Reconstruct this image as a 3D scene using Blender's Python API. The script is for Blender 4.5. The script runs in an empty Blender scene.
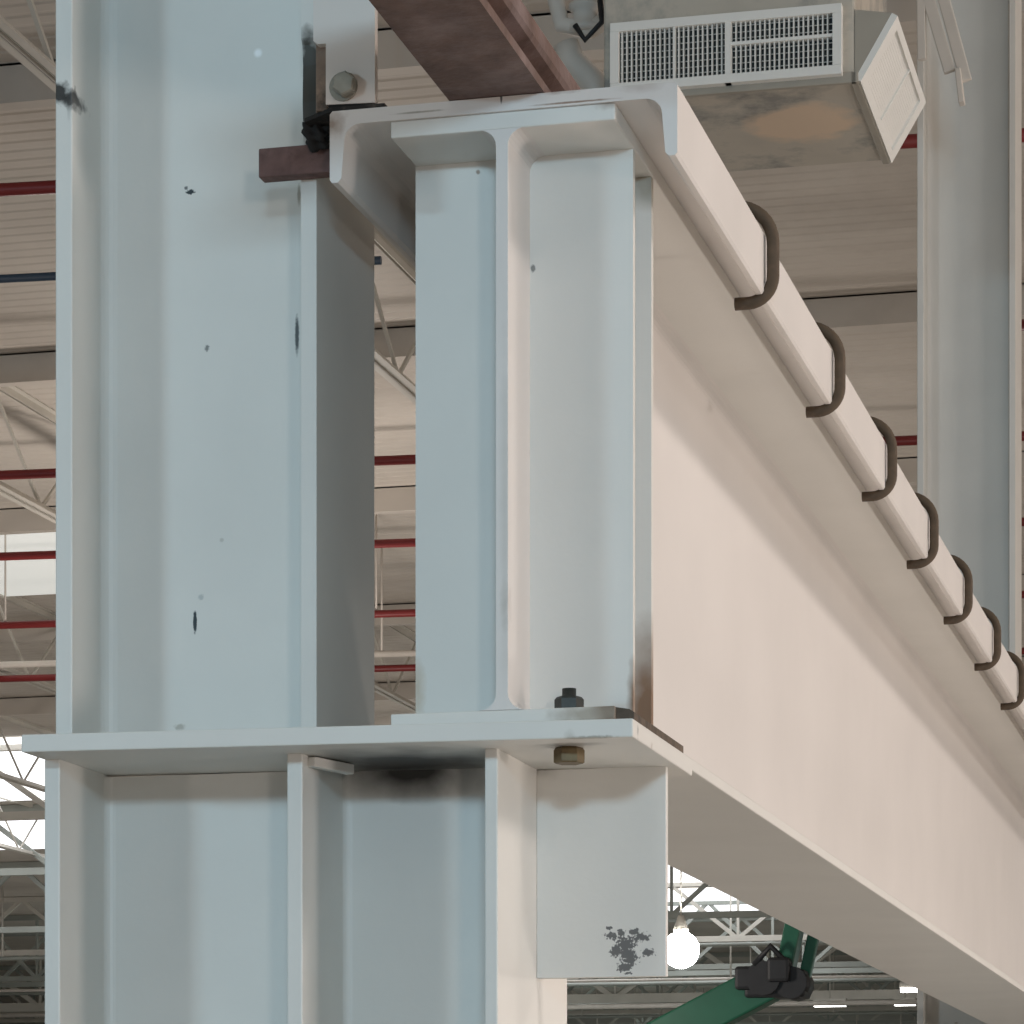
import bpy, bmesh, math, random
from mathutils import Vector, Matrix
random.seed(4)
SC = bpy.context.scene
COL = SC.collection

# ------------------------------------------------------------------ camera
F, CX, HY = 3175.0, 512.0, 1189.0
EYE = Vector((-0.027, 0.0, 0.0195))
YAW = math.atan(807 / F)
cam = bpy.data.cameras.new('camera')
camo = bpy.data.objects.new('camera', cam)
COL.objects.link(camo)
camo.location = EYE
camo.rotation_euler = (math.pi / 2, 0, YAW)
cam.sensor_width = 36
cam.lens = F / 1024 * 36
cam.shift_y = (HY - 512) / 1024
cam.clip_end = 400
cam.clip_start = 0.05
SC.camera = camo
c_, s_ = math.cos(YAW), math.sin(YAW)


def at(px, py, Y):
    t = (px - CX) / F
    X = Y * (t * c_ - s_) / (c_ + t * s_)
    d = -X * s_ + Y * c_
    return Vector((X, Y, (HY - py) * d / F)) + EYE


# ------------------------------------------------------------------ materials
def lin(r, g, b):
    def f(v):
        v /= 255.0
        return v / 12.92 if v <= 0.04045 else ((v + 0.055) / 1.055) ** 2.4
    return (f(r), f(g), f(b), 1)


def mat(name, col, rough=0.5, metal=0.0, var=0.06, vscale=6.0, stains=(), bump=0.0, col2=None, c2scale=3.0,
        c2lo=0.5, c2hi=0.7, spec=0.4):
    m = bpy.data.materials.new(name)
    m.use_nodes = True
    nt = m.node_tree
    N = nt.nodes
    L = nt.links
    b = N['Principled BSDF']
    b.inputs['Roughness'].default_value = rough
    b.inputs['Metallic'].default_value = metal
    b.inputs['Specular IOR Level'].default_value = spec
    tc = N.new('ShaderNodeTexCoord')
    no = N.new('ShaderNodeTexNoise')
    no.inputs['Scale'].default_value = vscale
    no.inputs['Detail'].default_value = 6
    L.new(tc.outputs['Object'], no.inputs['Vector'])
    mr = N.new('ShaderNodeMapRange')
    mr.inputs['From Min'].default_value = 0.3
    mr.inputs['From Max'].default_value = 0.7
    mr.inputs['To Min'].default_value = 1 - var
    mr.inputs['To Max'].default_value = 1 + var
    L.new(no.outputs['Fac'], mr.inputs['Value'])
    hs = N.new('ShaderNodeHueSaturation')
    hs.inputs['Color'].default_value = col
    L.new(mr.outputs['Result'], hs.inputs['Value'])
    cur = hs.outputs['Color']

    def mixin(fac, color):
        nonlocal cur
        mx = N.new('ShaderNodeMixRGB')
        L.new(fac, mx.inputs['Fac'])
        L.new(cur, mx.inputs['Color1'])
        mx.inputs['Color2'].default_value = color
        cur = mx.outputs['Color']
    if col2:
        n2 = N.new('ShaderNodeTexNoise')
        n2.inputs['Scale'].default_value = c2scale
        n2.inputs['Detail'].default_value = 8
        n2.inputs['Roughness'].default_value = 0.65
        L.new(tc.outputs['Object'], n2.inputs['Vector'])
        r2 = N.new('ShaderNodeMapRange')
        r2.inputs['From Min'].default_value = c2lo
        r2.inputs['From Max'].default_value = c2hi
        L.new(n2.outputs['Fac'], r2.inputs['Value'])
        mixin(r2.outputs['Result'], col2)
    for (cen, rad, scol, strength, amp, nsc, soft) in stains:
        sub = N.new('ShaderNodeVectorMath')
        sub.operation = 'SUBTRACT'
        L.new(tc.outputs['Object'], sub.inputs[0])
        sub.inputs[1].default_value = cen
        dv = N.new('ShaderNodeVectorMath')
        dv.operation = 'DIVIDE'
        L.new(sub.outputs[0], dv.inputs[0])
        dv.inputs[1].default_value = rad
        ln = N.new('ShaderNodeVectorMath')
        ln.operation = 'LENGTH'
        L.new(dv.outputs[0], ln.inputs[0])
        nn = N.new('ShaderNodeTexNoise')
        nn.inputs['Scale'].default_value = nsc
        nn.inputs['Detail'].default_value = 4
        L.new(tc.outputs['Object'], nn.inputs['Vector'])
        ma = N.new('ShaderNodeMath')
        ma.operation = 'MULTIPLY_ADD'
        L.new(nn.outputs['Fac'], ma.inputs[0])
        ma.inputs[1].default_value = amp
        L.new(ln.outputs['Value'], ma.inputs[2])
        rr = N.new('ShaderNodeMapRange')
        rr.inputs['From Min'].default_value = 1 + amp * 0.5 - soft
        rr.inputs['From Max'].default_value = 1 + amp * 0.5
        rr.inputs['To Min'].default_value = strength
        rr.inputs['To Max'].default_value = 0
        L.new(ma.outputs[0], rr.inputs['Value'])
        mixin(rr.outputs['Result'], scol)
    L.new(cur, b.inputs['Base Color'])
    if bump:
        bp = N.new('ShaderNodeBump')
        bp.inputs['Strength'].default_value = bump
        bp.inputs['Distance'].default_value = 0.002
        nb = N.new('ShaderNodeTexNoise')
        nb.inputs['Scale'].default_value = 90
        nb.inputs['Detail'].default_value = 5
        L.new(tc.outputs['Object'], nb.inputs['Vector'])
        L.new(nb.outputs['Fac'], bp.inputs['Height'])
        L.new(bp.outputs['Normal'], b.inputs['Normal'])
    return m


def emit(name, col, strength):
    m = bpy.data.materials.new(name)
    m.use_nodes = True
    b = m.node_tree.nodes['Principled BSDF']
    b.inputs['Base Color'].default_value = (0.8, 0.8, 0.8, 1)
    b.inputs['Emission Color'].default_value = col
    b.inputs['Emission Strength'].default_value = strength
    return m


PAINT = (0.70, 0.68, 0.635, 1)
CHIP = (0.035, 0.045, 0.05, 1)
SOOT = (0.03, 0.027, 0.024, 1)
RUSTC = (0.20, 0.105, 0.05, 1)
GRIME = (0.30, 0.27, 0.22, 1)
M = {}
M['paint'] = mat('cream_steel_paint', PAINT, 0.42, var=0.03, vscale=5, bump=0.12)
M['rust'] = mat('rusted_steel', (0.125, 0.075, 0.06, 1), 0.7, var=0.25, vscale=25, bump=0.6,
                col2=(0.21, 0.15, 0.14, 1), c2scale=9, c2lo=0.45, c2hi=0.7)
M['rust_dark'] = mat('dark_rusted_steel', (0.17, 0.10, 0.09, 1), 0.8, var=0.3, vscale=40, bump=0.8,
                     col2=(0.06, 0.04, 0.038, 1), c2scale=22, c2lo=.52, c2hi=.75)
M['char'] = mat('charred_steel', (0.02, 0.018, 0.017, 1), 0.85, var=0.3, vscale=40, bump=0.8,
                col2=(0.10, 0.085, 0.07, 1), c2scale=30, c2lo=0.55, c2hi=0.7)
M['hook'] = mat('dull_bronze_rod', (0.085, 0.058, 0.036, 1), 0.75, metal=0.0, var=0.2, vscale=60, bump=0.4)
M['zinc'] = mat('galvanised_fastener', (0.34, 0.32, 0.27, 1), 0.5, metal=0.3, var=0.15, vscale=60, bump=0.2)
M['nut_dark'] = mat('blackened_nut', (0.035, 0.038, 0.034, 1), 0.5, metal=0.3, var=0.2, vscale=80)
M['nut_brass'] = mat('greasy_brown_nut', (0.13, 0.09, 0.04, 1), 0.5, metal=0.3, var=0.2, vscale=80)
M['deck'] = mat('roof_deck_paint', (0.60, 0.55, 0.49, 1), 0.6, var=0.10, vscale=0.6,
                col2=(0.44, 0.39, 0.34, 1), c2scale=0.35, c2lo=0.52, c2hi=0.75)
M['truss'] = mat('truss_paint', (0.60, 0.57, 0.51, 1), 0.5, var=0.08, vscale=2)
M['truss_grey'] = mat('grey_truss_paint', (0.33, 0.35, 0.32, 1), 0.55, var=0.15, vscale=1)
M['red'] = mat('red_pipe_paint', (0.20, 0.022, 0.022, 1), 0.4, var=0.1, vscale=3)
M['blue'] = mat('dark_blue_pipe_paint', (0.03, 0.055, 0.09, 1), 0.4, var=0.1, vscale=3)
M['floor'] = mat('concrete_floor', (0.42, 0.40, 0.37, 1), 0.5, var=0.1, vscale=0.4)
M['wall'] = mat('wall_paint', (0.48, 0.47, 0.43, 1), 0.6, var=0.06, vscale=0.4)
M['duct'] = mat('galvanised_duct', (0.34, 0.31, 0.26, 1), 0.55, var=0.1, vscale=4)
M['grille'] = mat('white_grille_paint', (0.76, 0.75, 0.71, 1), 0.5, var=0.02)
M['grille_back'] = mat('grille_interior', (0.035, 0.04, 0.042, 1), 0.8)
M['green'] = mat('green_boom_paint', (0.012, 0.105, 0.06, 1), 0.4, var=0.1, vscale=4)
M['black'] = mat('black_machine_parts', (0.015, 0.017, 0.02, 1), 0.5, var=0.2)
M['white'] = mat('white_fitting_paint', (0.66, 0.61, 0.55, 1), 0.5, var=0.05)
M['lamp'] = emit('lamp_glow', (1.0, 0.98, 0.94, 1), 60)
M['tube'] = emit('lamp_tube_glow', (1.0, 0.98, 0.94, 1), 9)
M['sky'] = emit('rooflight_daylight', (0.95, 0.97, 1.0, 1), 1.9)
M['sky_dim'] = emit('rooflight_dull_daylight', (0.93, 0.96, 0.90, 1), 0.45)


# ------------------------------------------------------------------ mesh helpers
class MB:
    def __init__(self):
        self.bm = bmesh.new()

    def box(self, x0, x1, y0, y1, z0, z1, bev=0.0):
        b = bmesh.new()
        v = [b.verts.new((x, y, z)) for x in (x0, x1) for y in (y0, y1) for z in (z0, z1)]
        for f in ((0, 1, 3, 2), (4, 6, 7, 5), (0, 4, 5, 1), (2, 3, 7, 6), (0, 2, 6, 4), (1, 5, 7, 3)):
            b.faces.new([v[i] for i in f])
        if bev:
            bmesh.ops.bevel(b, geom=list(b.edges), offset=bev, segments=2, affect='EDGES', profile=0.5)
        self.add(b)
        return self

    def add(self, b, mtx=None):
        if mtx is not None:
            b.transform(mtx)
        me = bpy.data.meshes.new('tmp')
        b.to_mesh(me)
        b.free()
        self.bm.from_mesh(me)
        bpy.data.meshes.remove(me)

    def prism(self, pts, axis, a0, a1, bev=0.0):
        """polygon pts (2D) extruded along axis from a0 to a1"""
        b = bmesh.new()

        def P(p, a):
            if axis == 'y':
                return (p[0], a, p[1])
            if axis == 'x':
                return (a, p[0], p[1])
            return (p[0], p[1], a)
        v0 = [b.verts.new(P(p, a0)) for p in pts]
        v1 = [b.verts.new(P(p, a1)) for p in pts]
        n = len(pts)
        b.faces.new(v0)
        b.faces.new(v1[::-1])
        for i in range(n):
            b.faces.new((v0[i], v1[i], v1[(i + 1) % n], v0[(i + 1) % n]))
        if bev:
            es = [e for e in b.edges if len(e.link_faces) == 2 and e.calc_face_angle(0) > 0.5]
            bmesh.ops.bevel(b, geom=es, offset=bev, segments=2, affect='EDGES', profile=0.5)
        self.add(b)
        return self

    def tube(self, path, r, seg=12, cap=True):
        b = bmesh.new()
        path = [Vector(p) for p in path]
        rings = []
        up = None
        for i, p in enumerate(path):
            if i == 0:
                t = path[1] - p
            elif i == len(path) - 1:
                t = p - path[i - 1]
            else:
                t = (path[i + 1] - p).normalized() + (p - path[i - 1]).normalized()
            t.normalize()
            if up is None:
                up = Vector((0, 0, 1)) if abs(t.z) < 0.9 else Vector((0, 1, 0))
            u = (up - t * up.dot(t)).normalized()
            up = u
            w = t.cross(u)
            rings.append([b.verts.new(p + (u * math.cos(a) + w * math.sin(a)) * r)
                          for a in [2 * math.pi * k / seg for k in range(seg)]])
        for A, B in zip(rings, rings[1:]):
            for k in range(seg):
                f = b.faces.new((A[k], A[(k + 1) % seg], B[(k + 1) % seg], B[k]))
                f.smooth = True
        if cap:
            b.faces.new(rings[0][::-1])
            b.faces.new(rings[-1])
        self.add(b)
        return self

    def bar(self, p, q, w, h=None, bev=0.0):
        """rectangular bar between two points"""
        p, q = Vector(p), Vector(q)
        h = h or w
        d = q - p
        L = d.length
        z = d.normalized()
        up = Vector((0, 0, 1)) if abs(z.z) < 0.95 else Vector((0, 1, 0))
        x = up.cross(z).normalized()
        y = z.cross(x)
        m = Matrix((x, y, z)).transposed().to_4x4()
        m.translation = p
        b = bmesh.new()
        v = [b.verts.new((X, Y, Z)) for X in (-w / 2, w / 2) for Y in (-h / 2, h / 2) for Z in (0, L)]
        for f in ((0, 1, 3, 2), (4, 6, 7, 5), (0, 4, 5, 1), (2, 3, 7, 6), (0, 2, 6, 4), (1, 5, 7, 3)):
            b.faces.new([v[i] for i in f])
        if bev:
            bmesh.ops.bevel(b, geom=list(b.edges), offset=bev, segments=2, affect='EDGES', profile=0.5)
        self.add(b, m)
        return self

    def hexa(self, cen, r, h, axis='z', rot=0.0):
        """hexagonal nut / bolt head with chamfered rim, starting at cen and rising h"""
        b = bmesh.new()
        prof = [(0.88, 0), (1.0, 0.08), (1.0, 0.82), (0.85, 1.0)]
        rings = []
        for (k, z) in prof:
            rings.append([b.verts.new((r * k * math.cos(a), r * k * math.sin(a), z * h))
                          for a in [rot + math.pi / 3 * i for i in range(6)]])
        for A, B in zip(rings, rings[1:]):
            for i in range(6):
                b.faces.new((A[i], A[(i + 1) % 6], B[(i + 1) % 6], B[i]))
        b.faces.new(rings[0][::-1])
        b.faces.new(rings[-1])
        m = Matrix.Identity(4)
        if axis == '-y':
            m = Matrix.Rotation(math.pi / 2, 4, 'X')
        m.translation = cen
        self.add(b, m)
        return self

    def lathe(self, prof, cen, seg=24):
        b = bmesh.new()
        rings = [[b.verts.new((max(r, 1e-4) * math.cos(a), max(r, 1e-4) * math.sin(a), z))
                  for a in [2 * math.pi * k / seg for k in range(seg)]] for r, z in prof]
        for A, B in zip(rings, rings[1:]):
            for k in range(seg):
                f = b.faces.new((A[k], A[(k + 1) % seg], B[(k + 1) % seg], B[k]))
                f.smooth = True
        b.faces.new(rings[0][::-1])
        b.faces.new(rings[-1])
        self.add(b, Matrix.Translation(cen))
        return self

    def build(self, name, m, parent=None):
        bmesh.ops.recalc_face_normals(self.bm, faces=list(self.bm.faces))
        me = bpy.data.meshes.new(name)
        off = parent_world(parent) if parent is not None else None
        if off is not None:
            self.bm.transform(Matrix.Translation(-off))
        self.bm.to_mesh(me)
        self.bm.free()
        me.materials.append(m)
        o = bpy.data.objects.new(name, me)
        COL.objects.link(o)
        if parent is not None:
            o.parent = parent
        else:
            recentre(o)
        return o


def parent_world(p):
    v = Vector((0, 0, 0))
    while p is not None:
        v = v + Vector(p.location)
        p = p.parent
    return v


def recentre(o):
    """put a top-level mesh's origin at the middle of its base"""
    vs = [v.co for v in o.data.vertices]
    lo = Vector((min(v.x for v in vs), min(v.y for v in vs), min(v.z for v in vs)))
    hi = Vector((max(v.x for v in vs), max(v.y for v in vs), max(v.z for v in vs)))
    c = Vector(((lo.x + hi.x) / 2, (lo.y + hi.y) / 2, lo.z))
    o.data.transform(Matrix.Translation(-c))
    o.location = c


def thing(name, label, cat, loc=(0, 0, 0), group=None):
    o = bpy.data.objects.new(name, None)
    COL.objects.link(o)
    o.location = loc
    o.empty_display_size = 0.1
    return tag(o, label, cat, group)


def tag(o, label, cat, group=None):
    o['label'] = label
    o['category'] = cat
    if group:
        o['group'] = group
    return o


def struct(o):
    o['kind'] = 'structure'
    return o


def dup(root, loc, label):
    r = root.copy()
    COL.objects.link(r)
    r.location = loc
    r['label'] = label
    for ch in list(root.children):
        c = ch.copy()
        COL.objects.link(c)
        c.parent = r
        for g in list(ch.children):
            d = g.copy()
            COL.objects.link(d)
            d.parent = c
    return r


FLOOR, ROOF = -5.5, 6.0

# ------------------------------------------------------------------ room
g = MB(); g.box(-48, 26, -26, 101, FLOOR - 0.2, FLOOR)
struct(g.build('floor', M['floor']))
# roof deck with real trapezoidal ribs running across the hall
pts = []
y = -26.0
while y < 101:
    pts += [(y, ROOF), (y + 0.085, ROOF), (y + 0.105, ROOF + 0.006), (y + 0.13, ROOF + 0.006)]
    y += 0.15
b = bmesh.new()
va = [b.verts.new((-48, p[0], p[1])) for p in pts]
vb = [b.verts.new((26, p[0], p[1])) for p in pts]
for i in range(len(pts) - 1):
    b.faces.new((va[i], va[i + 1], vb[i + 1], vb[i]))
g = MB(); g.add(b); g.box(-48, 26, -26, 101, ROOF + 0.06, ROOF + 0.1)
struct(g.build('ceiling', M['deck']))
g = MB(); g.box(-48, 26, 100, 100.3, FLOOR, ROOF)
struct(g.build('wall_back', M['wall']))
g = MB(); g.box(-48.3, -48, -26, 100.3, FLOOR, ROOF)
struct(g.build('wall_left', M['wall']))
g = MB(); g.box(26, 26.3, -26, 100.3, FLOOR, ROOF)
struct(g.build('wall_right', M['wall']))

# rooflights: translucent panels set in the deck
for k, (x0, x1, y0, y1) in enumerate(((-34, -13, 39.1, 45.2), (-34, -15, 46.7, 51.7), (-13.4, -9.2, 56, 60.5), (-17, -9.6, 62, 68),
                                      (-15.2, -10.6, 26.3, 29.6))):
    g = MB(); g.box(x0, x1, y0, y1, ROOF - 0.04, ROOF - 0.01)
    w = struct(g.build('window_%d' % (k + 1), M['sky'] if k < 4 else M['sky_dim']))

# ------------------------------------------------------------------ near crane column
NC = Vector((-1.35, 4.25, FLOOR))


def loc(x, y, z):
    return (x - NC.x, y - NC.y, z - NC.z)


def st(px, py, Y, rw, rh, col, s=1.0, amp=0.0, nsc=60, soft=0.15, ry=0.05):
    p = at(px, py, Y)
    k = 0.00128
    return (loc(*p), (rw * k, ry, rh * k), col, s, amp, nsc, soft)


upper_web_m = mat('cream_paint_with_chips', PAINT, 0.42, var=0.03, vscale=5, bump=0.12, stains=[
    st(190, 192, 4.235, 5.5, 3, CHIP, 1, 1.6, 320, 0.3), st(186, 188, 4.235, 2.5, 2.5, CHIP, .8, 1, 300, 0.4), st(207, 348, 4.235, 3.2, 4.5, CHIP, .7, 1.4, 320, 0.5),
    st(195, 622, 4.235, 2.6, 14, CHIP, 1, 0.6, 200, 0.3), st(297, 335, 4.235, 3, 26, CHIP, .9, 0.6, 200, 0.5),
    st(258, 53, 4.235, 6, 6, (1, 1, 1, 1), .8, 0, 60, 0.6), st(299, 195, 4.235, 2.5, 14, GRIME, .8, 0.5, 100, 0.5),
    st(201, 597, 4.235, 4, 4, (.3, .33, .33, 1), .5, 1.0, 200, 0.5), st(180, 727, 4.235, 8, 4, GRIME, .6, 1.0, 200, 0.5),
    st(222, 540, 4.235, 3, 3, GRIME, .4, 1, 200, .5)])
flange_left_m = mat('cream_paint_scorched', PAINT, 0.42, var=0.03, vscale=5, bump=0.12, stains=[
    st(61, 94, 4.115, 15, 16, SOOT, .97, 1.3, 70, 0.5, 0.06), st(70, 98, 4.115, 12, 12, SOOT, .9, 1.3, 70, 0.6, 0.06), st(73, 108, 4.13, 4, 20, SOOT, .6, 0.7, 70, 0.8, 0.03)])
flange_right_m = mat('cream_paint_burnt_edge', PAINT, 0.42, var=0.03, vscale=5, bump=0.12, stains=[
    st(308, 86, 4.115, 17, 72, (.045, .042, .033, 1), .96, 0.5, 60, 0.35, 0.035), st(330, 610, 4.2, 4, 5, GRIME, .6, 1, 100, .5)])
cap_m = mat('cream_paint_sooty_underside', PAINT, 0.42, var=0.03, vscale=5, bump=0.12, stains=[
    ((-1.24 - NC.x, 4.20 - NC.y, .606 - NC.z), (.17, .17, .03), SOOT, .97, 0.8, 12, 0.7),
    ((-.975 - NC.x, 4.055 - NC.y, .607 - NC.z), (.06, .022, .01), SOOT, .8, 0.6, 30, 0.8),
    st(640, 733, 4.03, 3, 12, CHIP, .7, 0.8, 100, .4, 0.01), st(660, 745, 4.12, 10, 9, RUSTC, .8, 1.2, 120, .6, 0.012),
    st(530, 718, 4.0, 30, 2.5, CHIP, .8, 1.2, 90, .5, 0.006), st(570, 742, 4.0, 8, 14, GRIME, .5, 0.6, 90, .8, .01),
    st(330, 722, 4.0, 30, 6, GRIME, .5, 1.0, 60, .8, .01), st(590, 738, 4.0, 30, 3, GRIME, .7, 1.2, 150, .5, .01)])
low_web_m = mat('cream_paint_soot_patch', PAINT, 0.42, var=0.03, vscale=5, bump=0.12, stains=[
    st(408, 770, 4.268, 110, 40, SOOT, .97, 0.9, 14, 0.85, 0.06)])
chips = [(0, 0, 15, 12), (-14, -9, 11, 5), (-10, 6, 9, 8), (15, -8, 12, 6), (8, -13, 9, 5), (4, 15, 12, 6), (22, 8, 10, 5),
         (-2, 22, 12, 6), (0, 8, 14, 10), (-17, -17, 5, 2.5), (2, 28, 5, 2.5), (-5, -12, 6, 5)]
bracket_m = mat('cream_paint_flaking', PAINT, 0.42, var=0.03, vscale=5, bump=0.12, stains=[
    st(626 + a, 945 + b_, 4.293, r1 * .8, r2 * .85, (.15, .145, .14, 1), 1, 2.6, 260, 0.25, 0.03) for (a, b_, r1, r2) in chips] +
    [st(538, 765, 4.25, 6, 6, SOOT, .9, 0.8, 100, .5, .05)])

colt = thing('steel_column', 'large cream-painted steel column at left carrying the runway beam end on its cap plate', 'column', NC)
ZB, ZT = 0.606, 0.630            # cap plate faces


def flange(z0, z1, x0, x1, y0, y1, name, m, par=colt):
    g = MB(); g.box(x0, x1, y0, y1, z0, z1, 0.002)
    return g.build(name, m, par)


flange(ZT, ROOF, -1.727, -1.702, 4.115, 4.385, 'flange', flange_left_m)
# right flange with the torch-cut notch beside the clip
pn = [(4.115, ZT), (4.388, ZT), (4.388, ROOF), (4.115, ROOF), (4.115, 1.585), (4.121, 1.577), (4.124, 1.55), (4.122, 1.50), (4.125, 1.46), (4.121, 1.425), (4.115, 1.415)]
g = MB(); g.prism(pn, 'x', -1.369, -1.347, 0.0015)
g.build('flange', flange_right_m, colt)


def web(x0, x1, y0, y1, z0, z1, r=0.018, name='web', m=None):
    """web plate with fillets against both flanges"""
    ym = (y0 + y1) / 2
    h = (y1 - y0) / 2
    prof = []
    n = 5
    for k in range(n + 1):      # near, left fillet
        a = math.pi / 2 * k / n
        prof.append((x0 + r - r * math.sin(a) if False else x0 + r * (1 - math.cos(a)), y0 - r * (1 - math.sin(a))))
    for k in range(n + 1):
        a = math.pi / 2 * (1 - k / n)
        prof.append((x1 - r * (1 - math.cos(a)), y0 - r * (1 - math.sin(a))))
    for k in range(n + 1):
        a = math.pi / 2 * k / n
        prof.append((x1 - r * (1 - math.cos(a)), y1 + r * (1 - math.sin(a))))
    for k in range(n + 1):
        a = math.pi / 2 * (1 - k / n)
        prof.append((x0 + r * (1 - math.cos(a)), y1 + r * (1 - math.sin(a))))
    g = MB(); g.prism(prof, 'z', z0, z1)
    return g.build(name, m or M['paint'], colt)


web(-1.702, -1.369, 4.235, 4.247, ZT, ROOF, 0.02, 'web', upper_web_m)
g = MB(); g.box(-1.729, -0.883, 4.0, 4.40, ZB, ZT, 0.0018)
for v in g.bm.verts:                                   # the plate leans a few millimetres towards its free end
    v.co.z += -0.0105 * (v.co.x + 1.30)
g.build('cap_plate', cap_m, colt)
# weld beads on the cap plate end
for (xa, xb) in ((-1.728, -1.705), (-1.377, -1.355), (-1.101, -1.083)):
    flange(FLOOR, ZB - 0.0105 * ((xa + xb) / 2 + 1.30) + 0.001, xa, xb, 4.078, 4.48, 'flange', M['paint'])
web(-1.705, -1.377, 4.252, 4.266, FLOOR, ZB + 0.001, 0.014)
web(-1.355, -1.101, 4.268, 4.282, FLOOR, ZB, 0.012, 'web', low_web_m)
g = MB()
g.box(-1.083, -0.899, 4.293, 4.307, 0.3125, ZB - 0.003, 0.0015)
g.build('bracket_plate', bracket_m, colt)
g = MB()
g.box(-1.8, -1.03, 3.98, 4.52, FLOOR, FLOOR + 0.03, 0.002)
g.build('base_plate', M['paint'], colt)
# weld fillet strip under the plate along the flanges and the small offcut stuck in the corner
g = MB()
g.bar((-1.350, 4.10, ZB - 0.008), (-1.322, 4.19, ZB - 0.008), 0.014, 0.014, 0.002)
g.build('backing_bar', M['paint'], colt)

dup(colt, (NC.x + 0.178, NC.y + 8.3, FLOOR), 'distant cream steel column standing behind the runway beam at right')

# ------------------------------------------------------------------ runway beam
BX = -1.065
BY0, BY1 = 4.03, 12.3
RB = Vector((BX, BY0, 0.630))


def rl(px, py, Y, rw, rh, col, s=1.0, amp=0.0, nsc=60, soft=0.15, ry=0.05, rx=None):
    p = at(px, py, Y) - RB
    k = 0.00128
    return (tuple(p), (rx or rw * k, ry, rh * k), col, s, amp, nsc, soft)


beam = thing('runway_beam', 'deep cream crane runway beam with channel cap running from column to the right', 'beam', RB)
ZF0, ZF1 = 0.630, 0.6475
TF0, TF1 = 1.409, 1.431
web_m = mat('cream_paint_beam_web', (0.70, 0.66, 0.625, 1), 0.45, var=0.035, vscale=2.5, bump=0.1, stains=[
    rl(505, 605, 4.03, 6, 30, GRIME, .35, 1.2, 60, .9, .03),
    rl(532, 150, 4.04, 4, 9, RUSTC, .9, 1.0, 100, .6, .02),
    rl(530, 675, 4.06, 14, 34, (.28, .25, .25, 1), .55, .8, 40, .9, .03),
    rl(505, 505, 4.03, 7, 220, (.45, .42, .37, 1), .35, 1.4, 18, .9, .005)])
hw, wt, rf = 0.152, 0.008, 0.022
prof = [(BX - wt - rf, ZF1)]
n = 6


def arc(cx, cz, r, a0, a1, n=6):
    return [(cx + r * math.cos(a0 + (a1 - a0) * k / n), cz + r * math.sin(a0 + (a1 - a0) * k / n)) for k in range(n + 1)]


pi = math.pi
prof = (arc(BX - wt - rf, ZF1 + rf, rf, -pi / 2, 0) + arc(BX - wt - rf, TF0 - rf, rf, 0, pi / 2)
        + arc(BX + wt + rf, TF0 - rf, rf, pi / 2, pi) + arc(BX + wt + rf, ZF1 + rf, rf, pi, 3 * pi / 2))
g = MB(); g.prism(prof, 'y', BY0, BY1)
g.build('web', web_m, beam)
tf_m = mat('cream_paint_beam_flange', PAINT, 0.42, var=0.03, vscale=4, bump=0.12, stains=[
    rl(612, 103, 4.03, 22, 7, RUSTC, .5, 1.2, 60, .9, .02)])
g = MB(); g.box(BX - hw, BX + hw, BY0, BY1, TF0, TF1, 0.002)
g.build('top_flange', tf_m, beam)
bf_m = mat('cream_paint_beam_foot', PAINT, 0.42, var=0.03, vscale=4, bump=0.12, stains=[
    ((0.152, 0.12, 0.012), (.04, .30, .03), (.13, .085, .055, 1), .95, 0.35, 30, 0.4),
    ((0.12, 0.0, 0.008), (.07, .02, .02), (.33, .28, .22, 1), .8, 0.8, 60, 0.8)])
g = MB(); g.box(BX - hw, BX + hw, BY0, BY1, ZF0, ZF1, 0.002)
g.build('bottom_flange', bf_m, beam)
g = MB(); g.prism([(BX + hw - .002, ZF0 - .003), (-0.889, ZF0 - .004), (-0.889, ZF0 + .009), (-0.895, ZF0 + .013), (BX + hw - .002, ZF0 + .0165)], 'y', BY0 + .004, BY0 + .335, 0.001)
o = g.build('toe_strip', mat('dark_brown_strip', (.10, .075, .055, 1), .8, var=.3, vscale=40, bump=.6, col2=(.2, .14, .1, 1), c2scale=15), beam)  # thin dark strip added to draw the dark line at the flange edge
# channel cap, toes down
cl, cr, ct = BX - 0.235, BX + 0.235, 1.450
cb = TF1
lt0, lt1, toe = 0.020, 0.016, 1.355
chan = ([(cl, ct - 0.004), (cl + 0.004, ct), (cr - 0.004, ct), (cr, ct - 0.004), (cr, toe + 0.004), (cr - 0.003, toe), (cr - lt1 + 0.005, toe), (cr - lt1, toe + 0.005)]
        + arc(cr - lt0 - 0.022, cb - 0.022, 0.022, 0, pi / 2)
        + arc(cl + lt0 + 0.022, cb - 0.022, 0.022, pi / 2, pi)
        + [(cl + lt1, toe + 0.005), (cl + lt1 - 0.005, toe), (cl + 0.003, toe), (cl, toe + 0.004)])
ch_m = mat('cream_paint_channel', (0.70, 0.66, 0.625, 1), 0.42, var=0.04, vscale=4, bump=0.12, stains=[
    rl(333, 125, 4.03, 16, 18, RUSTC, .7, 1.2, 60, .8, .03), rl(640, 88, 4.03, 30, 8, RUSTC, .35, 1.2, 40, .9, .03),
    rl(560, 93, 4.03, 30, 3, RUSTC, .5, 1.3, 80, .8, .01), rl(502, 97, 4.03, 1.5, 9, CHIP, .9, .3, 60, .4, .02),
    rl(575, 103, 4.03, 55, 1.5, RUSTC, .8, .8, 90, .6, .02), rl(420, 113, 4.03, 35, 1.5, GRIME, .8, .8, 90, .6, .02),
    rl(680, 125, 4.12, 6, 14, GRIME, .7, 1.6, 160, .4, .05)])
g = MB(); g.prism(chan, 'y', BY0 - 0.004, BY1)
g.build('channel_cap', ch_m, beam)


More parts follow.
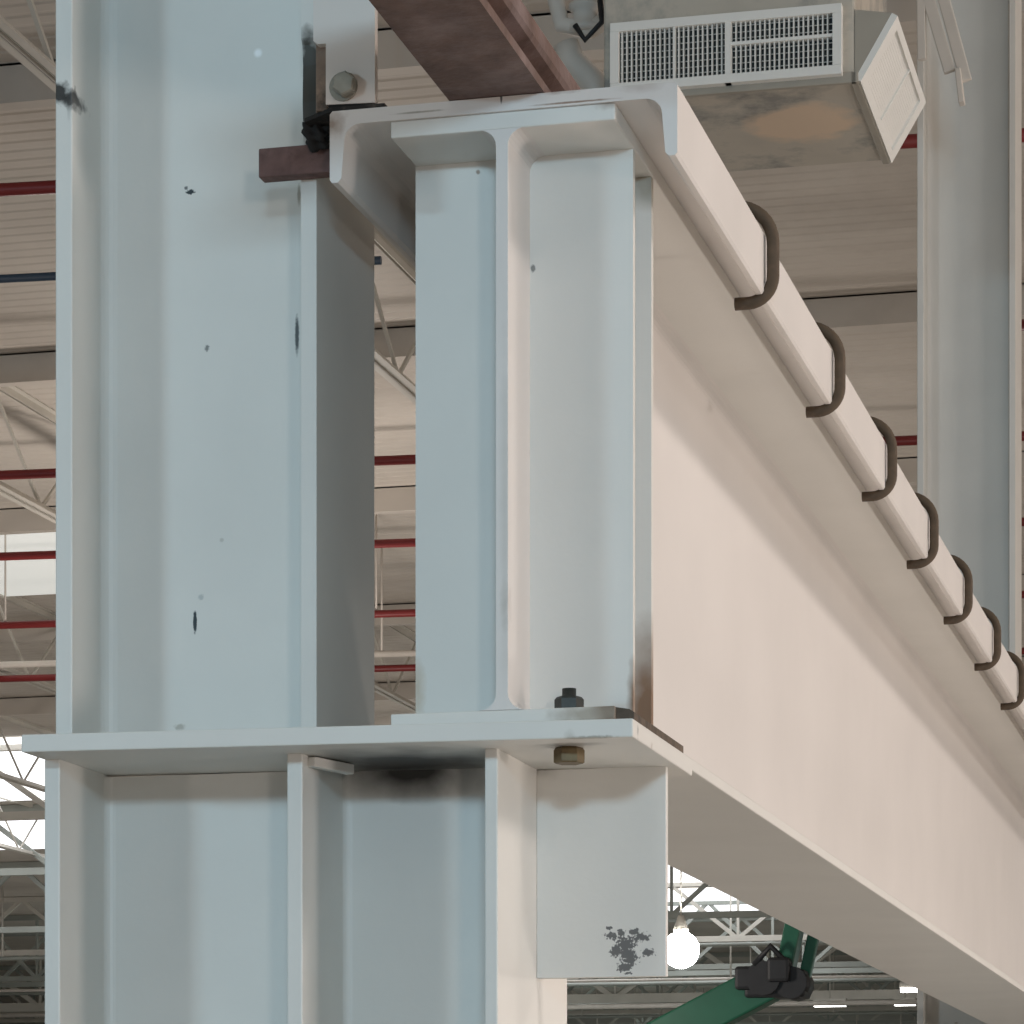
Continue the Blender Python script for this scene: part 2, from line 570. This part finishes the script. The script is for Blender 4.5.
def stiffener(y, sgn, m):
    xi = BX + sgn * wt
    xo = BX + sgn * hw - (0.002 if sgn > 0 else 0.0)
    cz = 0.012
    p = [(xi, ZF1 + 0.0), (xo, ZF1), (xo, TF0), (xi + sgn * cz, TF0), (xi, TF0 - cz)]
    g = MB(); g.prism(p, 'y', y, y + 0.013, 0.0012)
    return g.build('stiffener', m, beam)


sr_m = mat('cream_paint_stiffener_right', PAINT, 0.42, var=0.03, vscale=4, bump=0.12, stains=[
    rl(634, 700, 4.15, 9, 52, RUSTC, .9, .5, 60, .8, .05), rl(580, 143, 4.15, 52, 1.6, RUSTC, .8, .9, 60, .7, .03),
    rl(533, 268, 4.15, 3, 5, CHIP, .7, 1, 200, .4, .03)])
sl_m = mat('cream_paint_stiffener_left', PAINT, 0.42, var=0.03, vscale=4, bump=0.12, stains=[
    rl(418, 690, 4.15, 10, 40, (.4, .27, .12, 1), .5, .9, 50, .9, .05), rl(478, 172, 4.15, 3, 3, RUSTC, .7, .6, 200, .5, .03)])
s2_m = mat('cream_paint_stiffener_rear', PAINT, 0.42, var=0.03, vscale=4, bump=0.12, stains=[
    rl(648, 715, 4.27, 40, 120, RUSTC, .95, .4, 30, .75, .08), rl(646, 185, 4.27, 22, 30, (.42, .36, .28, 1), .8, .4, 30, .7, .05)])
stiffener(4.15, 1, sr_m)
stiffener(4.15, -1, sl_m)
stiffener(4.27, 1, s2_m)
stiffener(4.27, -1, M['paint'])
for y in (12.05, 12.17):
    stiffener(y, 1, M['paint']); stiffener(y, -1, M['paint'])

# ------------------------------------------------------------------ crane rail on top
RX = -1.0715
rz = ct + 0.001
hb = 0.0645
half = [(hb, rz), (hb, rz + 0.013), (0.014, rz + 0.03), (0.009, rz + 0.045), (0.009, rz + 0.085), (0.029, rz + 0.095),
        (0.033, rz + 0.102), (0.030, rz + 0.128), (0.022, rz + 0.133)]
railp = [(RX + x, z) for x, z in half] + [(RX - x, z) for x, z in half[::-1]]
g = MB(); g.prism(railp, 'y', 2.95, BY1, 0.0015)
tag(g.build('crane_rail', M['rust']), 'rusty brown crane rail lying on top of the runway beam', 'rail')

# ------------------------------------------------------------------ hook bolts
names = ['nearest the beam end', 'second from the beam end', 'third from the beam end', 'fourth from the beam end',
         'fifth from the beam end', 'sixth from the beam end', 'seventh from the beam end']
hy = [4.694 + 0.683 * k for k in range(7)]
R = 0.0096
xo = cr + 0.0125


def hookpath(y):
    p = [(RX + 0.016, y, ct + R + 0.045), (RX + 0.075, y, ct + R + 0.034), (cr - 0.07, y, ct + R + 0.030)]
    r1 = 0.058
    for k in range(9):
        a = pi / 2 * (1 - k / 8)
        p.append((xo - r1 + r1 * math.cos(a), y, ct + R + 0.032 - r1 + r1 * math.sin(a)))
    zb = toe - R
    r2 = 0.038
    for k in range(9):
        a = -pi / 2 * k / 8
        p.append((xo - r2 + r2 * math.cos(a), y, zb + r2 + r2 * math.sin(a)))
    p.append((cr - 0.045, y, zb + 0.0))
    return p


base = None
for k, y in enumerate(hy):
    if base is None:
        g = MB(); g.tube(hookpath(y), R, 14)
        base = g.build('hook_bolt', M['hook'])
        o = base
        y0 = o.location.y
    else:
        o = base.copy()
        COL.objects.link(o)
        o.location.y = y0 + (y - hy[0])
    tag(o, 'dark bent hook bolt gripping the channel cap edge, ' + names[k], 'bolt', 'hook bolts along the runway beam')

# ------------------------------------------------------------------ pieces at the top joint
clip = thing('clip_plate', 'cream clip plate with one hex bolt beside the column top, standing on the beam end', 'bracket', (-1.28, 4.04, 1.456))
clip_warm_lit_m = mat('cream_paint_clip_warm_lit', (0.74, 0.66, 0.60, 1), 0.42, var=0.03, vscale=6, bump=0.1)  # warm light falling on the clip is mixed into its paint colour
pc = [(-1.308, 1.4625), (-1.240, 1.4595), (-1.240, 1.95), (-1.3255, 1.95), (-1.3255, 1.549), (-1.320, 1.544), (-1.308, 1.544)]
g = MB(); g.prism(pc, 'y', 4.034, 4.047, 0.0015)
g.build('plate', clip_warm_lit_m, clip)
g = MB(); g.box(-1.305, -1.245, 4.0362, 4.0448, 1.455, 1.4640)
g.build('plate_foot', M['char'], clip)
bc = Vector((-1.279, 4.034, 1.484))
g = MB(); g.lathe([(0.0195, 0), (0.0195, 0.003)], (0, 0, 0), 20)
g.bm.transform(Matrix.Rotation(pi / 2, 4, 'X'))
g.bm.transform(Matrix.Translation(bc + Vector((-.004, 0, 0))))
g.build('washer', M['zinc'], clip)
g = MB(); g.hexa(bc + Vector((0, -.003, 0)), 0.0165, 0.014, '-y', 0.35)
g.build('bolt_head', M['zinc'], clip)
g = MB(); g.prism([(-1.300, 4.0285), (-1.225, 4.0285), (-1.225, 4.09), (-1.346, 4.09), (-1.346, 4.06)], 'z', ct + .0005, ct + 0.006, 0.001)
tag(g.build('shim_plate', M['char']), 'thin black shim plate under the clip plate on the beam corner', 'shim')
g = MB()
g.box(-1.329, -1.312, 4.055, 4.11, 1.462, 1.556, 0.002)
g.box(-1.3465, -1.312, 4.11, 4.125, 1.462, 1.556, 0.001)
tag(g.build('packing_bar', mat('tan_rusted_packing', (.27, .19, .14, 1), .7, var=.2, vscale=30, bump=.4, col2=(.06, .045, .035, 1), c2scale=20, c2lo=.5, c2hi=.7)),
    'short tan rust-stained packing piece between the column edge and the clip plate', 'packing')
bar = thing('rusty_bar', 'short rusty brown flat bar sticking out left across the column front', 'bar', (-1.36, 4.09, 1.381))
g = MB(); g.box(-1.421, -1.317, 4.088, 4.114, 1.391, 1.4305, 0.002)
g.build('flat_bar', M['rust_dark'], bar)
b = bmesh.new()
bmesh.ops.create_icosphere(b, subdivisions=4, radius=1)
for v in b.verts:
    q = v.co
    n_ = 1 + 0.18 * math.sin(7 * q.x + 3 * q.z) + 0.14 * math.sin(9 * q.y - 5 * q.z + 1) + 0.10 * math.sin(13 * q.z + 6 * q.x)
    v.co = Vector((q.x * 0.019 * n_, q.y * 0.018 * n_, q.z * 0.024 * n_))
for f in b.faces:
    f.smooth = True
g = MB(); g.add(b, Matrix.Translation((-1.335, 4.088, 1.442)))
g.build('charred_weld', M['char'], bar)

# anchor bolt through beam foot and cap plate
p = at(570, 705, 4.09)
ab = thing('anchor_bolt', 'dark anchor bolt through the beam foot and cap plate', 'bolt', (p.x, 4.085, ZB - 0.02))
g = MB(); g.lathe([(0.02, 0), (0.02, 0.003)], (p.x, 4.085, ZF1), 20); g.hexa((p.x, 4.085, ZF1 + .003), 0.0195, 0.019, 'z', 0.2)
g.build('nut', M['nut_dark'], ab)
g = MB(); g.tube([(p.x, 4.085, ZB - 0.016), (p.x, 4.085, ZF1 + 0.033)], 0.0094, 16)
g.build('shank', M['nut_dark'], ab)
g = MB(); g.hexa((p.x, 4.085, ZB - 0.0245), 0.0205, 0.0215, 'z', 0.25)
o = g.build('bolt_head', M['nut_brass'], ab)
o['label'] = 'brownish bolt head under the plate'

# ------------------------------------------------------------------ hanging air supply box
DY = 9.6
A = at(855, 76, DY)
B = at(604, 102, DY)
W = (A - B).length
rot = math.radians(0.6)
zb = A.z - 0.008
air = thing('air_supply_box', 'grey sheet metal air supply box with white grilles hanging from the roof', 'air diffuser', (0, 0, 0))
duct_m = mat('galvanised_duct_stained', (0.50, 0.455, 0.385, 1), 0.55, var=0.12, vscale=3,
             col2=(0.25, 0.245, 0.225, 1), c2scale=3.0, c2lo=0.48, c2hi=0.62, stains=[
                 ((-.22, .36, 0), (.19, .20, .02), (.68, .52, .38, 1), .95, 1.0, 8, .3)])
D = 0.79
Hh = 1.15
g = MB(); g.box(-W, 0, 0, D, 0, Hh, 0.008)
body = g.build('box_body', duct_m, air)
g = MB(); g.box(-W, 0.004, -0.006, 0.012, -0.012, 0.022, 0.002); g.box(-0.012, 0.010, -0.006, D, -0.012, 0.02, 0.002)
g.build('corner_angle', M['duct'], air)
k = DY * 1.02 / F


def gx(px):
    return (px - 855) * k * 0.985


# front grille: local x from right corner, z up
gl, gr, gz0, gz1 = gx(607), gx(843), 0.012, 0.225
gz0, gz1 = 0.008, 0.222
fr = 0.028
g = MB()
yf0, yf1 = -0.034, 0.0
g.box(gl, gr, yf0, yf1, gz0, gz0 + fr, 0.002); g.box(gl, gr, yf0, yf1, gz1 - fr, gz1, 0.002)
g.box(gl, gl + fr, yf0, yf1, gz0 + fr, gz1 - fr, 0.001); g.box(gr - fr, gr, yf0, yf1, gz0 + fr, gz1 - fr, 0.001)
d1, d2 = gx(673), gx(728)
g.box(d1 - 0.004, d1 + 0.004, yf0 + 0.004, yf1, gz0, gz1); g.box(d2 - 0.009, d2 + 0.009, yf0 + 0.002, yf1, gz0, gz1)
g.box(d2, gr - fr, yf0 + 0.004, yf1, gz0 + 0.115, gz0 + 0.125)
fg = g.build('front_grille', M['grille'], air)
g = MB()
x = gl + fr + 0.008
while x < gr - fr - 0.004:
    g.box(x - 0.0021, x + 0.0021, yf0 + 0.012, -0.004, gz0 + fr * .5, gz1 - fr * .5)
    x += 0.0148
for z in [gz0 + fr + i * 0.019 for i in range(1, 9)]:
    g.box(gl + fr, gr - fr, -0.009, -0.006, z - 0.0011, z + 0.0011)
g.build('louvre', M['grille'], fg)
g = MB(); g.box(gl + 0.01, gr - 0.01, -0.003, -0.0005, gz0 + 0.01, gz1 - 0.01)
g.build('grille_opening', M['grille_back'], fg)
# slanted side hood with its grille
hx, hz = 0.112, 0.19
g = MB(); g.prism([(0.0, 0.0), (hx, hz), (0.0, hz + 0.02)], 'y', 0.0, D)
g.build('side_hood', M['duct'], air)
ang = math.atan2(hz, hx)
Lh = math.hypot(hx, hz)
b = MB()
nx, nz = math.sin(ang), -math.cos(ang)
# grille built flat (u across = along Y, v up the slope), then laid on the hood
def hood(u0, u1, v0, v1, n0, n1, gg):
    bb = bmesh.new()
    vs = []
    for u in (u0, u1):
        for v in (v0, v1):
            for n2 in (n0, n1):
                vs.append(bb.verts.new((v * math.cos(ang) + n2 * nx, u, v * math.sin(ang) + n2 * nz)))
    for f in ((0, 1, 3, 2), (4, 6, 7, 5), (0, 4, 5, 1), (2, 3, 7, 6), (0, 2, 6, 4), (1, 5, 7, 3)):
        bb.faces.new([vs[i] for i in f])
    gg.add(bb)


g = MB()
f2 = 0.03
hood(0.0, D, 0.0, f2 * .7, 0.0, 0.02, g); hood(0.0, D, Lh - f2 * .7, Lh, 0.0, 0.02, g)
hood(0.0, 0.07, f2 * .7, Lh - f2 * .7, 0.0, 0.02, g); hood(D - 0.07, D, f2 * .7, Lh - f2 * .7, 0.0, 0.02, g)
hood(D * .55 - .006, D * .55 + .006, f2 * .7, Lh - f2 * .7, 0.0, 0.018, g)
sg = g.build('side_grille', M['grille'], air)
g = MB()
v = f2
while v < Lh - f2 * .5:
    hood(0.06, D - 0.06, v - 0.0045, v + 0.0045, 0.002, 0.0115, g)
    v += 0.0095
g.build('louvre', M['grille'], sg)
g = MB(); g.box(-W * .8, -W * .25, 0.12, D - 0.12, Hh, ROOF - zb)
g.build('duct_neck', M['duct'], air)
air.location = (A.x, A.y, zb)
air.rotation_euler = (0, 0, rot)

# ------------------------------------------------------------------ roof joists running away from the camera
TC = 0.035


def joist(x, y0, y1, z_bot, step, label, m, ends=True):
    t = thing('bar_joist', label, 'joist', (x, (y0 + y1) / 2, z_bot), 'bar joists under the roof deck')
    zt = ROOF - 0.001
    g = MB()
    for s in (-1, 1):
        g.box(x + s * 0.015 - (0.05 if s < 0 else 0), x + s * 0.015 + (0.05 if s > 0 else 0), y0, y1, zt - 0.008, zt)
        g.box(x + s * 0.015 - 0.004, x + s * 0.015 + 0.004, y0, y1, zt - 0.06, zt)
    g.build('top_chord', m, t)
    g = MB()
    for s in (-1, 1):
        g.box(x + s * 0.015 - (0.05 if s < 0 else 0), x + s * 0.015 + (0.05 if s > 0 else 0), y0, y1, z_bot, z_bot + 0.008)
        g.box(x + s * 0.015 - 0.004, x + s * 0.015 + 0.004, y0, y1, z_bot, z_bot + 0.06)
    g.build('bottom_chord', m, t)
    pth = []
    y = y0
    up = True
    while y <= y1:
        pth.append((x, y, zt - 0.03 if up else z_bot + 0.03))
        up = not up
        y += step
    g = MB()
    for p, q in zip(pth, pth[1:]):
        g.bar(p, q, 0.022)
    g.build('zigzag_web', m, t)
    return t


jl = ['next left of the upper column', 'second to the left of the upper column',
      'third to the left of the upper column', 'fourth to the left of the upper column', 'farthest left of the upper column']
for k, (x, zb_) in enumerate(((-5.75, 5.2), (-9.5, 5.2), (-12.8, 5.2), (-16.1, 5.2), (-19.4, 5.2))):
    joist(x, 11.0 if k == 0 else 16.0, 56.0, zb_, 0.95, 'cream bar joist under the roof deck, ' + jl[k], M['truss'])

# ------------------------------------------------------------------ girders across the hall


def girder(y, x0, x1, z_bot, depth, step, label, m, ch=0.11):
    t = thing('roof_girder', label, 'girder', ((x0 + x1) / 2, y, z_bot), 'girders across the hall')
    zt = z_bot + depth
    g = MB(); g.box(x0, x1, y - ch / 2, y + ch / 2, zt - ch, zt)
    g.build('top_chord', m, t)
    g = MB(); g.box(x0, x1, y - ch / 2, y + ch / 2, z_bot, z_bot + ch)
    g.build('bottom_chord', m, t)
    g = MB()
    x = x0
    i = 0
    while x + step <= x1 + 1e-6:
        g.bar((x, y, zt - ch / 2 if i % 2 else z_bot + ch / 2), (x + step, y, z_bot + ch / 2 if i % 2 else zt - ch / 2), 0.03 + ch * .4)
        if i % 2 == 0:
            g.bar((x, y, z_bot + ch / 2), (x, y, zt - ch / 2), 0.05)
        x += step
        i += 1
    g.build('lattice', m, t)
    return t


gy = [(39.5, 4.95, 1.04, 'truss'), (46.0, 4.9, 1.09, 'truss_grey'), (54.0, 4.7, 1.29, 'truss_grey'), (60.5, 4.8, 1.19, 'truss'), (64.5, 4.55, 1.44, 'truss_grey'),
      (68.5, 4.7, 1.29, 'truss_grey'), (74.5, 4.48, 1.51, 'truss'), (79, 4.7, 1.29, 'truss_grey'), (84, 4.75, 1.24, 'truss'), (90, 4.7, 1.29, 'truss_grey'), (96, 4.7, 1.29, 'truss')]
go = ['nearest of the rows', 'second row back', 'third row back', 'fourth row back', 'fifth row back', 'sixth row back', 'seventh row back', 'eighth row back', 'ninth row back',
      'tenth row back', 'farthest row']
for (y, zb_, dp, m), lab in zip(gy, go):
    girder(y, -46, 8, zb_, dp, 1.85 if y == 74.5 else 1.35, 'lattice roof girder across the hall, ' + lab, M[m], 0.22 if y == 74.5 else 0.11)

# lower service lines deep in the hall (white conduits and cable trays)
for i, (y, z, r) in enumerate(((58, 4.55, .035), (63, 4.25, .03), (67, 4.45, .04), (71, 4.2, .06), (77, 4.3, .035), (82, 4.1, .045), (88, 3.9, .06), (93, 4.4, .05))):
    t = thing('conduit', 'white conduit run across the far hall, ' + ['first from the front', 'second from the front', 'third from the front', 'fourth from the front',
              'fifth from the front', 'sixth from the front', 'seventh from the front', 'last from the front'][i], 'conduit', (-20, y, z), 'conduits deep in the hall')
    g = MB(); g.tube([(-46, y, z), (8, y, z)], r, 8)
    g.build('pipe', M['white' if i % 2 else 'truss_grey'], t)
    for q in range(8):
        x = -44 + q * 6.3 + (i % 3)
        g = MB(); g.tube([(x, y, z + r * .5), (x, y, ROOF)], 0.02, 6)
        g.build('hanger', M['truss'], t)

# ------------------------------------------------------------------ sprinkler pipes


def sk(x, y):                       # the pipe runs lie a few degrees askew to the beam lines
    return y + 0.085 * (x + 4.5)


po = ['nearest to the viewer', 'second from the viewer', 'third from the viewer', 'fourth from the viewer', 'fifth from the viewer', 'farthest from the viewer']
for i, (y, x0, x1) in enumerate(((15.18, -30, 6), (18.6, -1.78, 6), (21.4, -30, 6), (24.2, -30, 6), (27.2, -30, 6), (30.1, -30, 6))):
    t = thing('sprinkler_pipe', 'red sprinkler pipe under the roof deck, ' + po[i], 'pipe', ((x0 + x1) / 2, y, 5.1), 'red sprinkler pipes')
    g = MB(); g.tube([(x0, sk(x0, y), 5.1), (x1, sk(x1, y), 5.1)], 0.034, 12)
    g.build('pipe', M['red'], t)
    x = x0 + 1.5
    while x < x1:
        g = MB(); g.tube([(x, sk(x, y), 5.11), (x, sk(x, y), ROOF)], 0.009, 6)
        g.build('hanger', M['white'], t)
        x += 3.4
t = thing('water_pipe', 'dark blue pipe crossing under the roof deck at far left', 'pipe', (-14, 16.5, 5.1))
g = MB(); g.tube([(-30, sk(-30, 16.7), 5.1), (-5.0, sk(-5, 16.7), 5.1)], 0.024, 10); g.build('pipe', M['blue'], t)
for x in (-28, -22, -16, -10, -6):
    g = MB(); g.tube([(x, sk(x, 16.7), 5.11), (x, sk(x, 16.7), ROOF)], 0.008, 6); g.build('hanger', M['white'], t)

t = thing('water_pipe', 'thin white pipe crossing under the roof deck left of the upper column', 'pipe', (-19, 27.9, 4.95))
g = MB(); g.tube([(-30, sk(-30, 28.4), 4.95), (-7.4, sk(-7.4, 28.4), 4.95)], 0.03, 10); g.build('pipe', M['white'], t)
for x in (-27.3, -21.2, -15.1, -12.2, -8.4):
    g = MB(); g.tube([(x, sk(x, 28.4), 4.96), (x, sk(x, 28.4), ROOF)], 0.01, 6); g.build('hanger', M['white'], t)

# purlins under the deck, running across the hall
pl = ['first', 'second', 'third', 'fourth', 'fifth', 'sixth', 'seventh', 'eighth', 'ninth']
for i, y in enumerate((15.75, 21.2, 26.0, 31.2, 36.0)):
    g = MB()
    g.box(-30, 8, y - 0.06, y + 0.06, ROOF - 0.012, ROOF - 0.001)
    g.box(-30, 8, y - 0.06, y - 0.05, ROOF - 0.20, ROOF - 0.001)
    g.box(-30, 8, y - 0.06, y + 0.04, ROOF - 0.21, ROOF - 0.20)
    tag(g.build('roof_purlin', M['deck']), 'cream roof purlin tight under the deck, %s from the front' % pl[i], 'purlin', 'purlins under the roof deck')

# ------------------------------------------------------------------ lamps deep in the hall
def lamp(px, py, y, r, label, m):
    p = at(px, py, y)
    t = thing('high_bay_lamp', label, 'lamp', (p.x, p.y, p.z - 0.1), 'hall lamps')
    g = MB(); g.lathe([(r * .15, 0.34), (r * .2, .32), (r * .3, 0.24), (r * .42, 0.17), (r * .42, 0.15), (r * .2, .15)], (p.x, p.y, p.z + 0.08), 24)
    g.build('reflector', M['truss'], t)
    g = MB(); g.lathe([(r * math.cos(a), r * math.sin(a)) for a in [-1.5 + 3.0 * q / 18 for q in range(19)]], (p.x, p.y, p.z), 24)
    g.build('bulb', m, t)
    g = MB(); g.tube([(p.x, p.y, p.z + 0.36), (p.x, p.y, ROOF)], 0.012, 6)
    g.build('hanging_rod', M['truss'], t)


lamp(681, 950, 38, 0.225, 'glaring round lamp beside the lower right bracket plate', M['lamp'])
for px, py, y, w, lab in ((912, 989, 60, .45, 'small bright strip lamp near the distant column foot'), (505 + 400, 1003, 72, .5, 'faint strip lamp just below the small bright lamp'),
                          (830, 1004, 72, .75, 'long strip lamp below the green boom')):
    p = at(px, py, y)
    t = thing('strip_lamp', lab, 'lamp', (p.x, p.y, p.z), 'strip lamps')
    g = MB(); g.box(p.x - w / 2, p.x + w / 2, y - .1, y + .1, p.z + .02, p.z + .12); g.build('housing', M['truss'], t)
    g = MB(); g.box(p.x - w / 2 + .02, p.x + w / 2 - .02, y - .11, y + .08, p.z - .06, p.z + .02); g.build('tube', M['tube'], t)
    g = MB(); g.tube([(p.x, y, p.z + .1), (p.x, y, ROOF)], 0.012, 6); g.build('hanging_rod', M['truss'], t)

# ------------------------------------------------------------------ green boom lift
LY = 28.0
K = at(770, 982, LY)
U = at(797, 915, LY)
K1 = at(784, 978, LY)
E0 = at(690, 1024, LY)
dirv = (E0 - K).normalized()
tt = (K.z - (FLOOR + 1.5)) / -dirv.z
T = K + dirv * tt
lift = thing('boom_lift', 'green boom lift with black knuckle joint reaching up under the beam', 'boom lift', (T.x, LY, FLOOR))
g = MB(); g.bar(T, K, 0.30, 0.34, 0.02); g.build('lower_boom', M['green'], lift)
U2 = U + (U - K1) * 2.2
g = MB()
g.bar(K1, U2, 0.15, 0.24, 0.015)
g.build('upper_boom', M['green'], lift)
g = MB(); g.bar(K1 + Vector((0.17, 0.1, 0.0)), U2 + Vector((0.17, 0.1, -0.02)), 0.10, 0.10, 0.01); g.build('levelling_arm', M['green'], lift)
g = MB()
g.tube([K + Vector((-0.02, -.26, 0.02)), K + Vector((-0.02, .26, 0.02))], 0.155, 14)
g.tube([K + Vector((0.22, -.22, -0.02)), K + Vector((0.22, .22, -0.02))], 0.145, 14)
g.box(K.x - .2, K.x + .34, LY - .2, LY + .2, K.z - .15, K.z + .1, .03); g.box(K.x + .02, K.x + .22, LY - .3, LY + .1, K.z - .02, K.z + .2, .03); g.box(K.x - .28, K.x - .05, LY - .24, LY + .2, K.z - .08, K.z + .13, .03)
g.tube([K + Vector((-.1, -.24, .14)), K + Vector((0.05, -.27, .30)), K + Vector((0.22, -.25, .12))], 0.03, 8)
g.build('knuckle', M['black'], lift)
g = MB(); g.box(U2.x - .1, U2.x + 1.4, LY - .4, LY + .4, U2.z - .05, U2.z, .01)
for (dx, dy) in ((-.1, -.4), (1.4, -.4), (-.1, .4), (1.4, .4)):
    g.tube([(U2.x + dx, LY + dy, U2.z), (U2.x + dx, LY + dy, U2.z + 1.0)], .02, 8)
g.tube([(U2.x - .1, LY - .4, U2.z + 1), (U2.x + 1.4, LY - .4, U2.z + 1), (U2.x + 1.4, LY + .4, U2.z + 1), (U2.x - .1, LY + .4, U2.z + 1), (U2.x - .1, LY - .4, U2.z + 1)], .02, 8)
g.build('basket', M['green'], lift)
g = MB(); g.box(T.x - 1.3, T.x + .5, LY - .8, LY + .8, FLOOR + 1.05, FLOOR + 1.75, .06); g.build('turret', M['green'], lift)
g = MB(); g.box(T.x - 1.5, T.x + 1.5, LY - .8, LY + .8, FLOOR + .45, FLOOR + 1.05, .05); g.build('chassis', M['black'], lift)
for dx in (-1.1, 1.1):
    for dy in (-.95, .95):
        g = MB(); g.tube([(T.x + dx, LY + dy - .18, FLOOR + .46), (T.x + dx, LY + dy + .18, FLOOR + .46)], .46, 24); g.build('wheel', M['black'], lift)

# ------------------------------------------------------------------ white braces by the distant column and valve work over the beam
BYr = 11.2
brc = thing('hanger_brace', 'pair of slanted white braces hanging in front of the distant column top', 'brace', at(958, 90, BYr))
for (q0, q1) in (((917, -40), (950, 72)), ((933, -40), (966, 81))):
    a, b2 = at(q0[0], q0[1], BYr), at(q1[0], q1[1], BYr)
    a = b2 + (a - b2) * ((ROOF - b2.z) / (a.z - b2.z))
    g = MB(); g.bar(b2, a, 0.042, 0.03, .004); g.build('brace_bar', M['white'], brc)
a, b2 = at(958, 70, BYr), at(962, 104, BYr)
g = MB(); g.bar(b2, a, .02, .05, .003); g.build('end_tab', M['white'], brc)
a, b2 = at(921, -20, BYr), at(922, 60, BYr)
a = b2 + (a - b2) * ((ROOF - b2.z) / (a.z - b2.z))
g = MB(); g.bar(b2, a, .03, .03, .003); g.build('drop_rod', M['white'], brc)

VY = 10.4
vx = at(575, 20, VY)
vv = thing('valve_assembly', 'white pipe fittings and valve above the beam beside the rusty rail', 'pipe fitting', vx)
g = MB(); g.tube([at(548, -60, VY), at(556, 0, VY), at(562, 25, VY), at(590, 30, VY), at(606, 20, VY)], 0.03, 12); g.build('pipe', M['white'], vv)
p = at(585, 18, VY)
g = MB(); g.lathe([(.03, -.05), (.055, -.045), (.055, -.03), (.04, -.02), (.04, .02), (.055, .03), (.055, .045), (.03, .05)], p, 18); g.build('valve_body', M['white'], vv)
g = MB(); g.tube([at(566, 45, VY), at(572, 62, VY), at(596, 85, VY), at(602, 110, VY)], 0.045, 12); g.build('elbow', M['white'], vv)
g = MB(); g.tube([at(575, 25, VY - .1), at(585, 40, VY - .1), at(602, 22, VY - .1), at(600, 0, VY - .1)], 0.010, 8); g.build('strap', M['black'], vv)
a = at(556, 0, VY)
g = MB(); g.tube([at(548, -60, VY), Vector((at(548, -60, VY).x, VY, ROOF))], 0.03, 12); g.build('riser', M['white'], vv)

# ------------------------------------------------------------------ light
W_ = bpy.data.worlds.new('world')
SC.world = W_
W_.use_nodes = True
W_.node_tree.nodes['Background'].inputs[0].default_value = (0.62, 0.75, 0.88, 1)
W_.node_tree.nodes['Background'].inputs[1].default_value = 0.12


def area(name, pos, target, sx, sy, power, col, spread=180):
    l = bpy.data.lights.new(name, 'AREA')
    l.shape = 'RECTANGLE'
    l.size, l.size_y = sx, sy
    l.spread = math.radians(spread)
    l.energy = power
    l.color = col
    o = bpy.data.objects.new(name, l)
    COL.objects.link(o)
    o.location = pos
    o.rotation_euler = (Vector(target) - Vector(pos)).to_track_quat('-Z', 'Y').to_euler()
    return o


def point(name, pos, power, col, r=0.4):
    l = bpy.data.lights.new(name, 'POINT')
    l.energy = power
    l.color = col
    l.shadow_soft_size = r
    o = bpy.data.objects.new(name, l)
    COL.objects.link(o)
    o.location = pos
    return o


TG = (-1.2, 4.2, 0.9)
# daylight through the high openings behind the camera
area('daylight_opening_right', (1.2, -4.6, 1.95), TG, 1.0, 0.4, 240, (0.52, 0.80, 1.0))
area('daylight_opening_left', (-7.5, -3.2, 2.1), TG, 0.9, 0.4, 145, (0.49, 0.80, 1.0))
# warm hall lamps to the right of the runway
area('hall_lamp_right', (9.2, 3.3, 5.4), (-1.05, 4.6, 1.0), 1.6, 1.3, 66, (1.0, 0.895, 0.84), 85)
area('hall_lamp_right_low', (9.0, 1.6, -0.5), (-1.05, 5.2, 1.0), 1.2, 0.9, 47, (1.0, 0.88, 0.82), 85)
area('hall_lamp_right_low_rear', (9.0, 7.6, -0.8), (-1.05, 8.6, 1.2), 1.2, 0.9, 36, (1.0, 0.88, 0.82), 110)
area('hall_lamp_right_rear', (9.2, 10.4, 5.4), (-1.05, 8.6, 1.0), 1.6, 1.3, 85, (1.0, 0.895, 0.84), 110)
for x, y, e, z in ((-22, 22, 400, 1.5), (-8, 24, 400, 1.5), (8, 16, 400, 1.5), (8, 34, 400, 1.5), (-10, 44, 200, 1.5), (-26, 40, 200, 1.5), (-20, 66, 220, 1.5), (0, 60, 180, 1.5),
                   (-20, 88, 220, 1.5), (4, -7, 430, 0.0), (-9, -6, 250, 0.0), (7, 8, 380, -3), (1, 7, 90, -3.5)):
    point('hall_fill', (x, y, z), e * 1.2, (1.0, 0.91, 0.84) if y < 55 else (0.86, 0.97, 0.93))  # added fill points for ambient and floor bounce, no fixtures at these spots

vs = SC.view_settings
vs.view_transform = 'Standard'
vs.look = 'None'
vs.exposure = 0.0
vs.gamma = 1.0
vs.use_curve_mapping = False
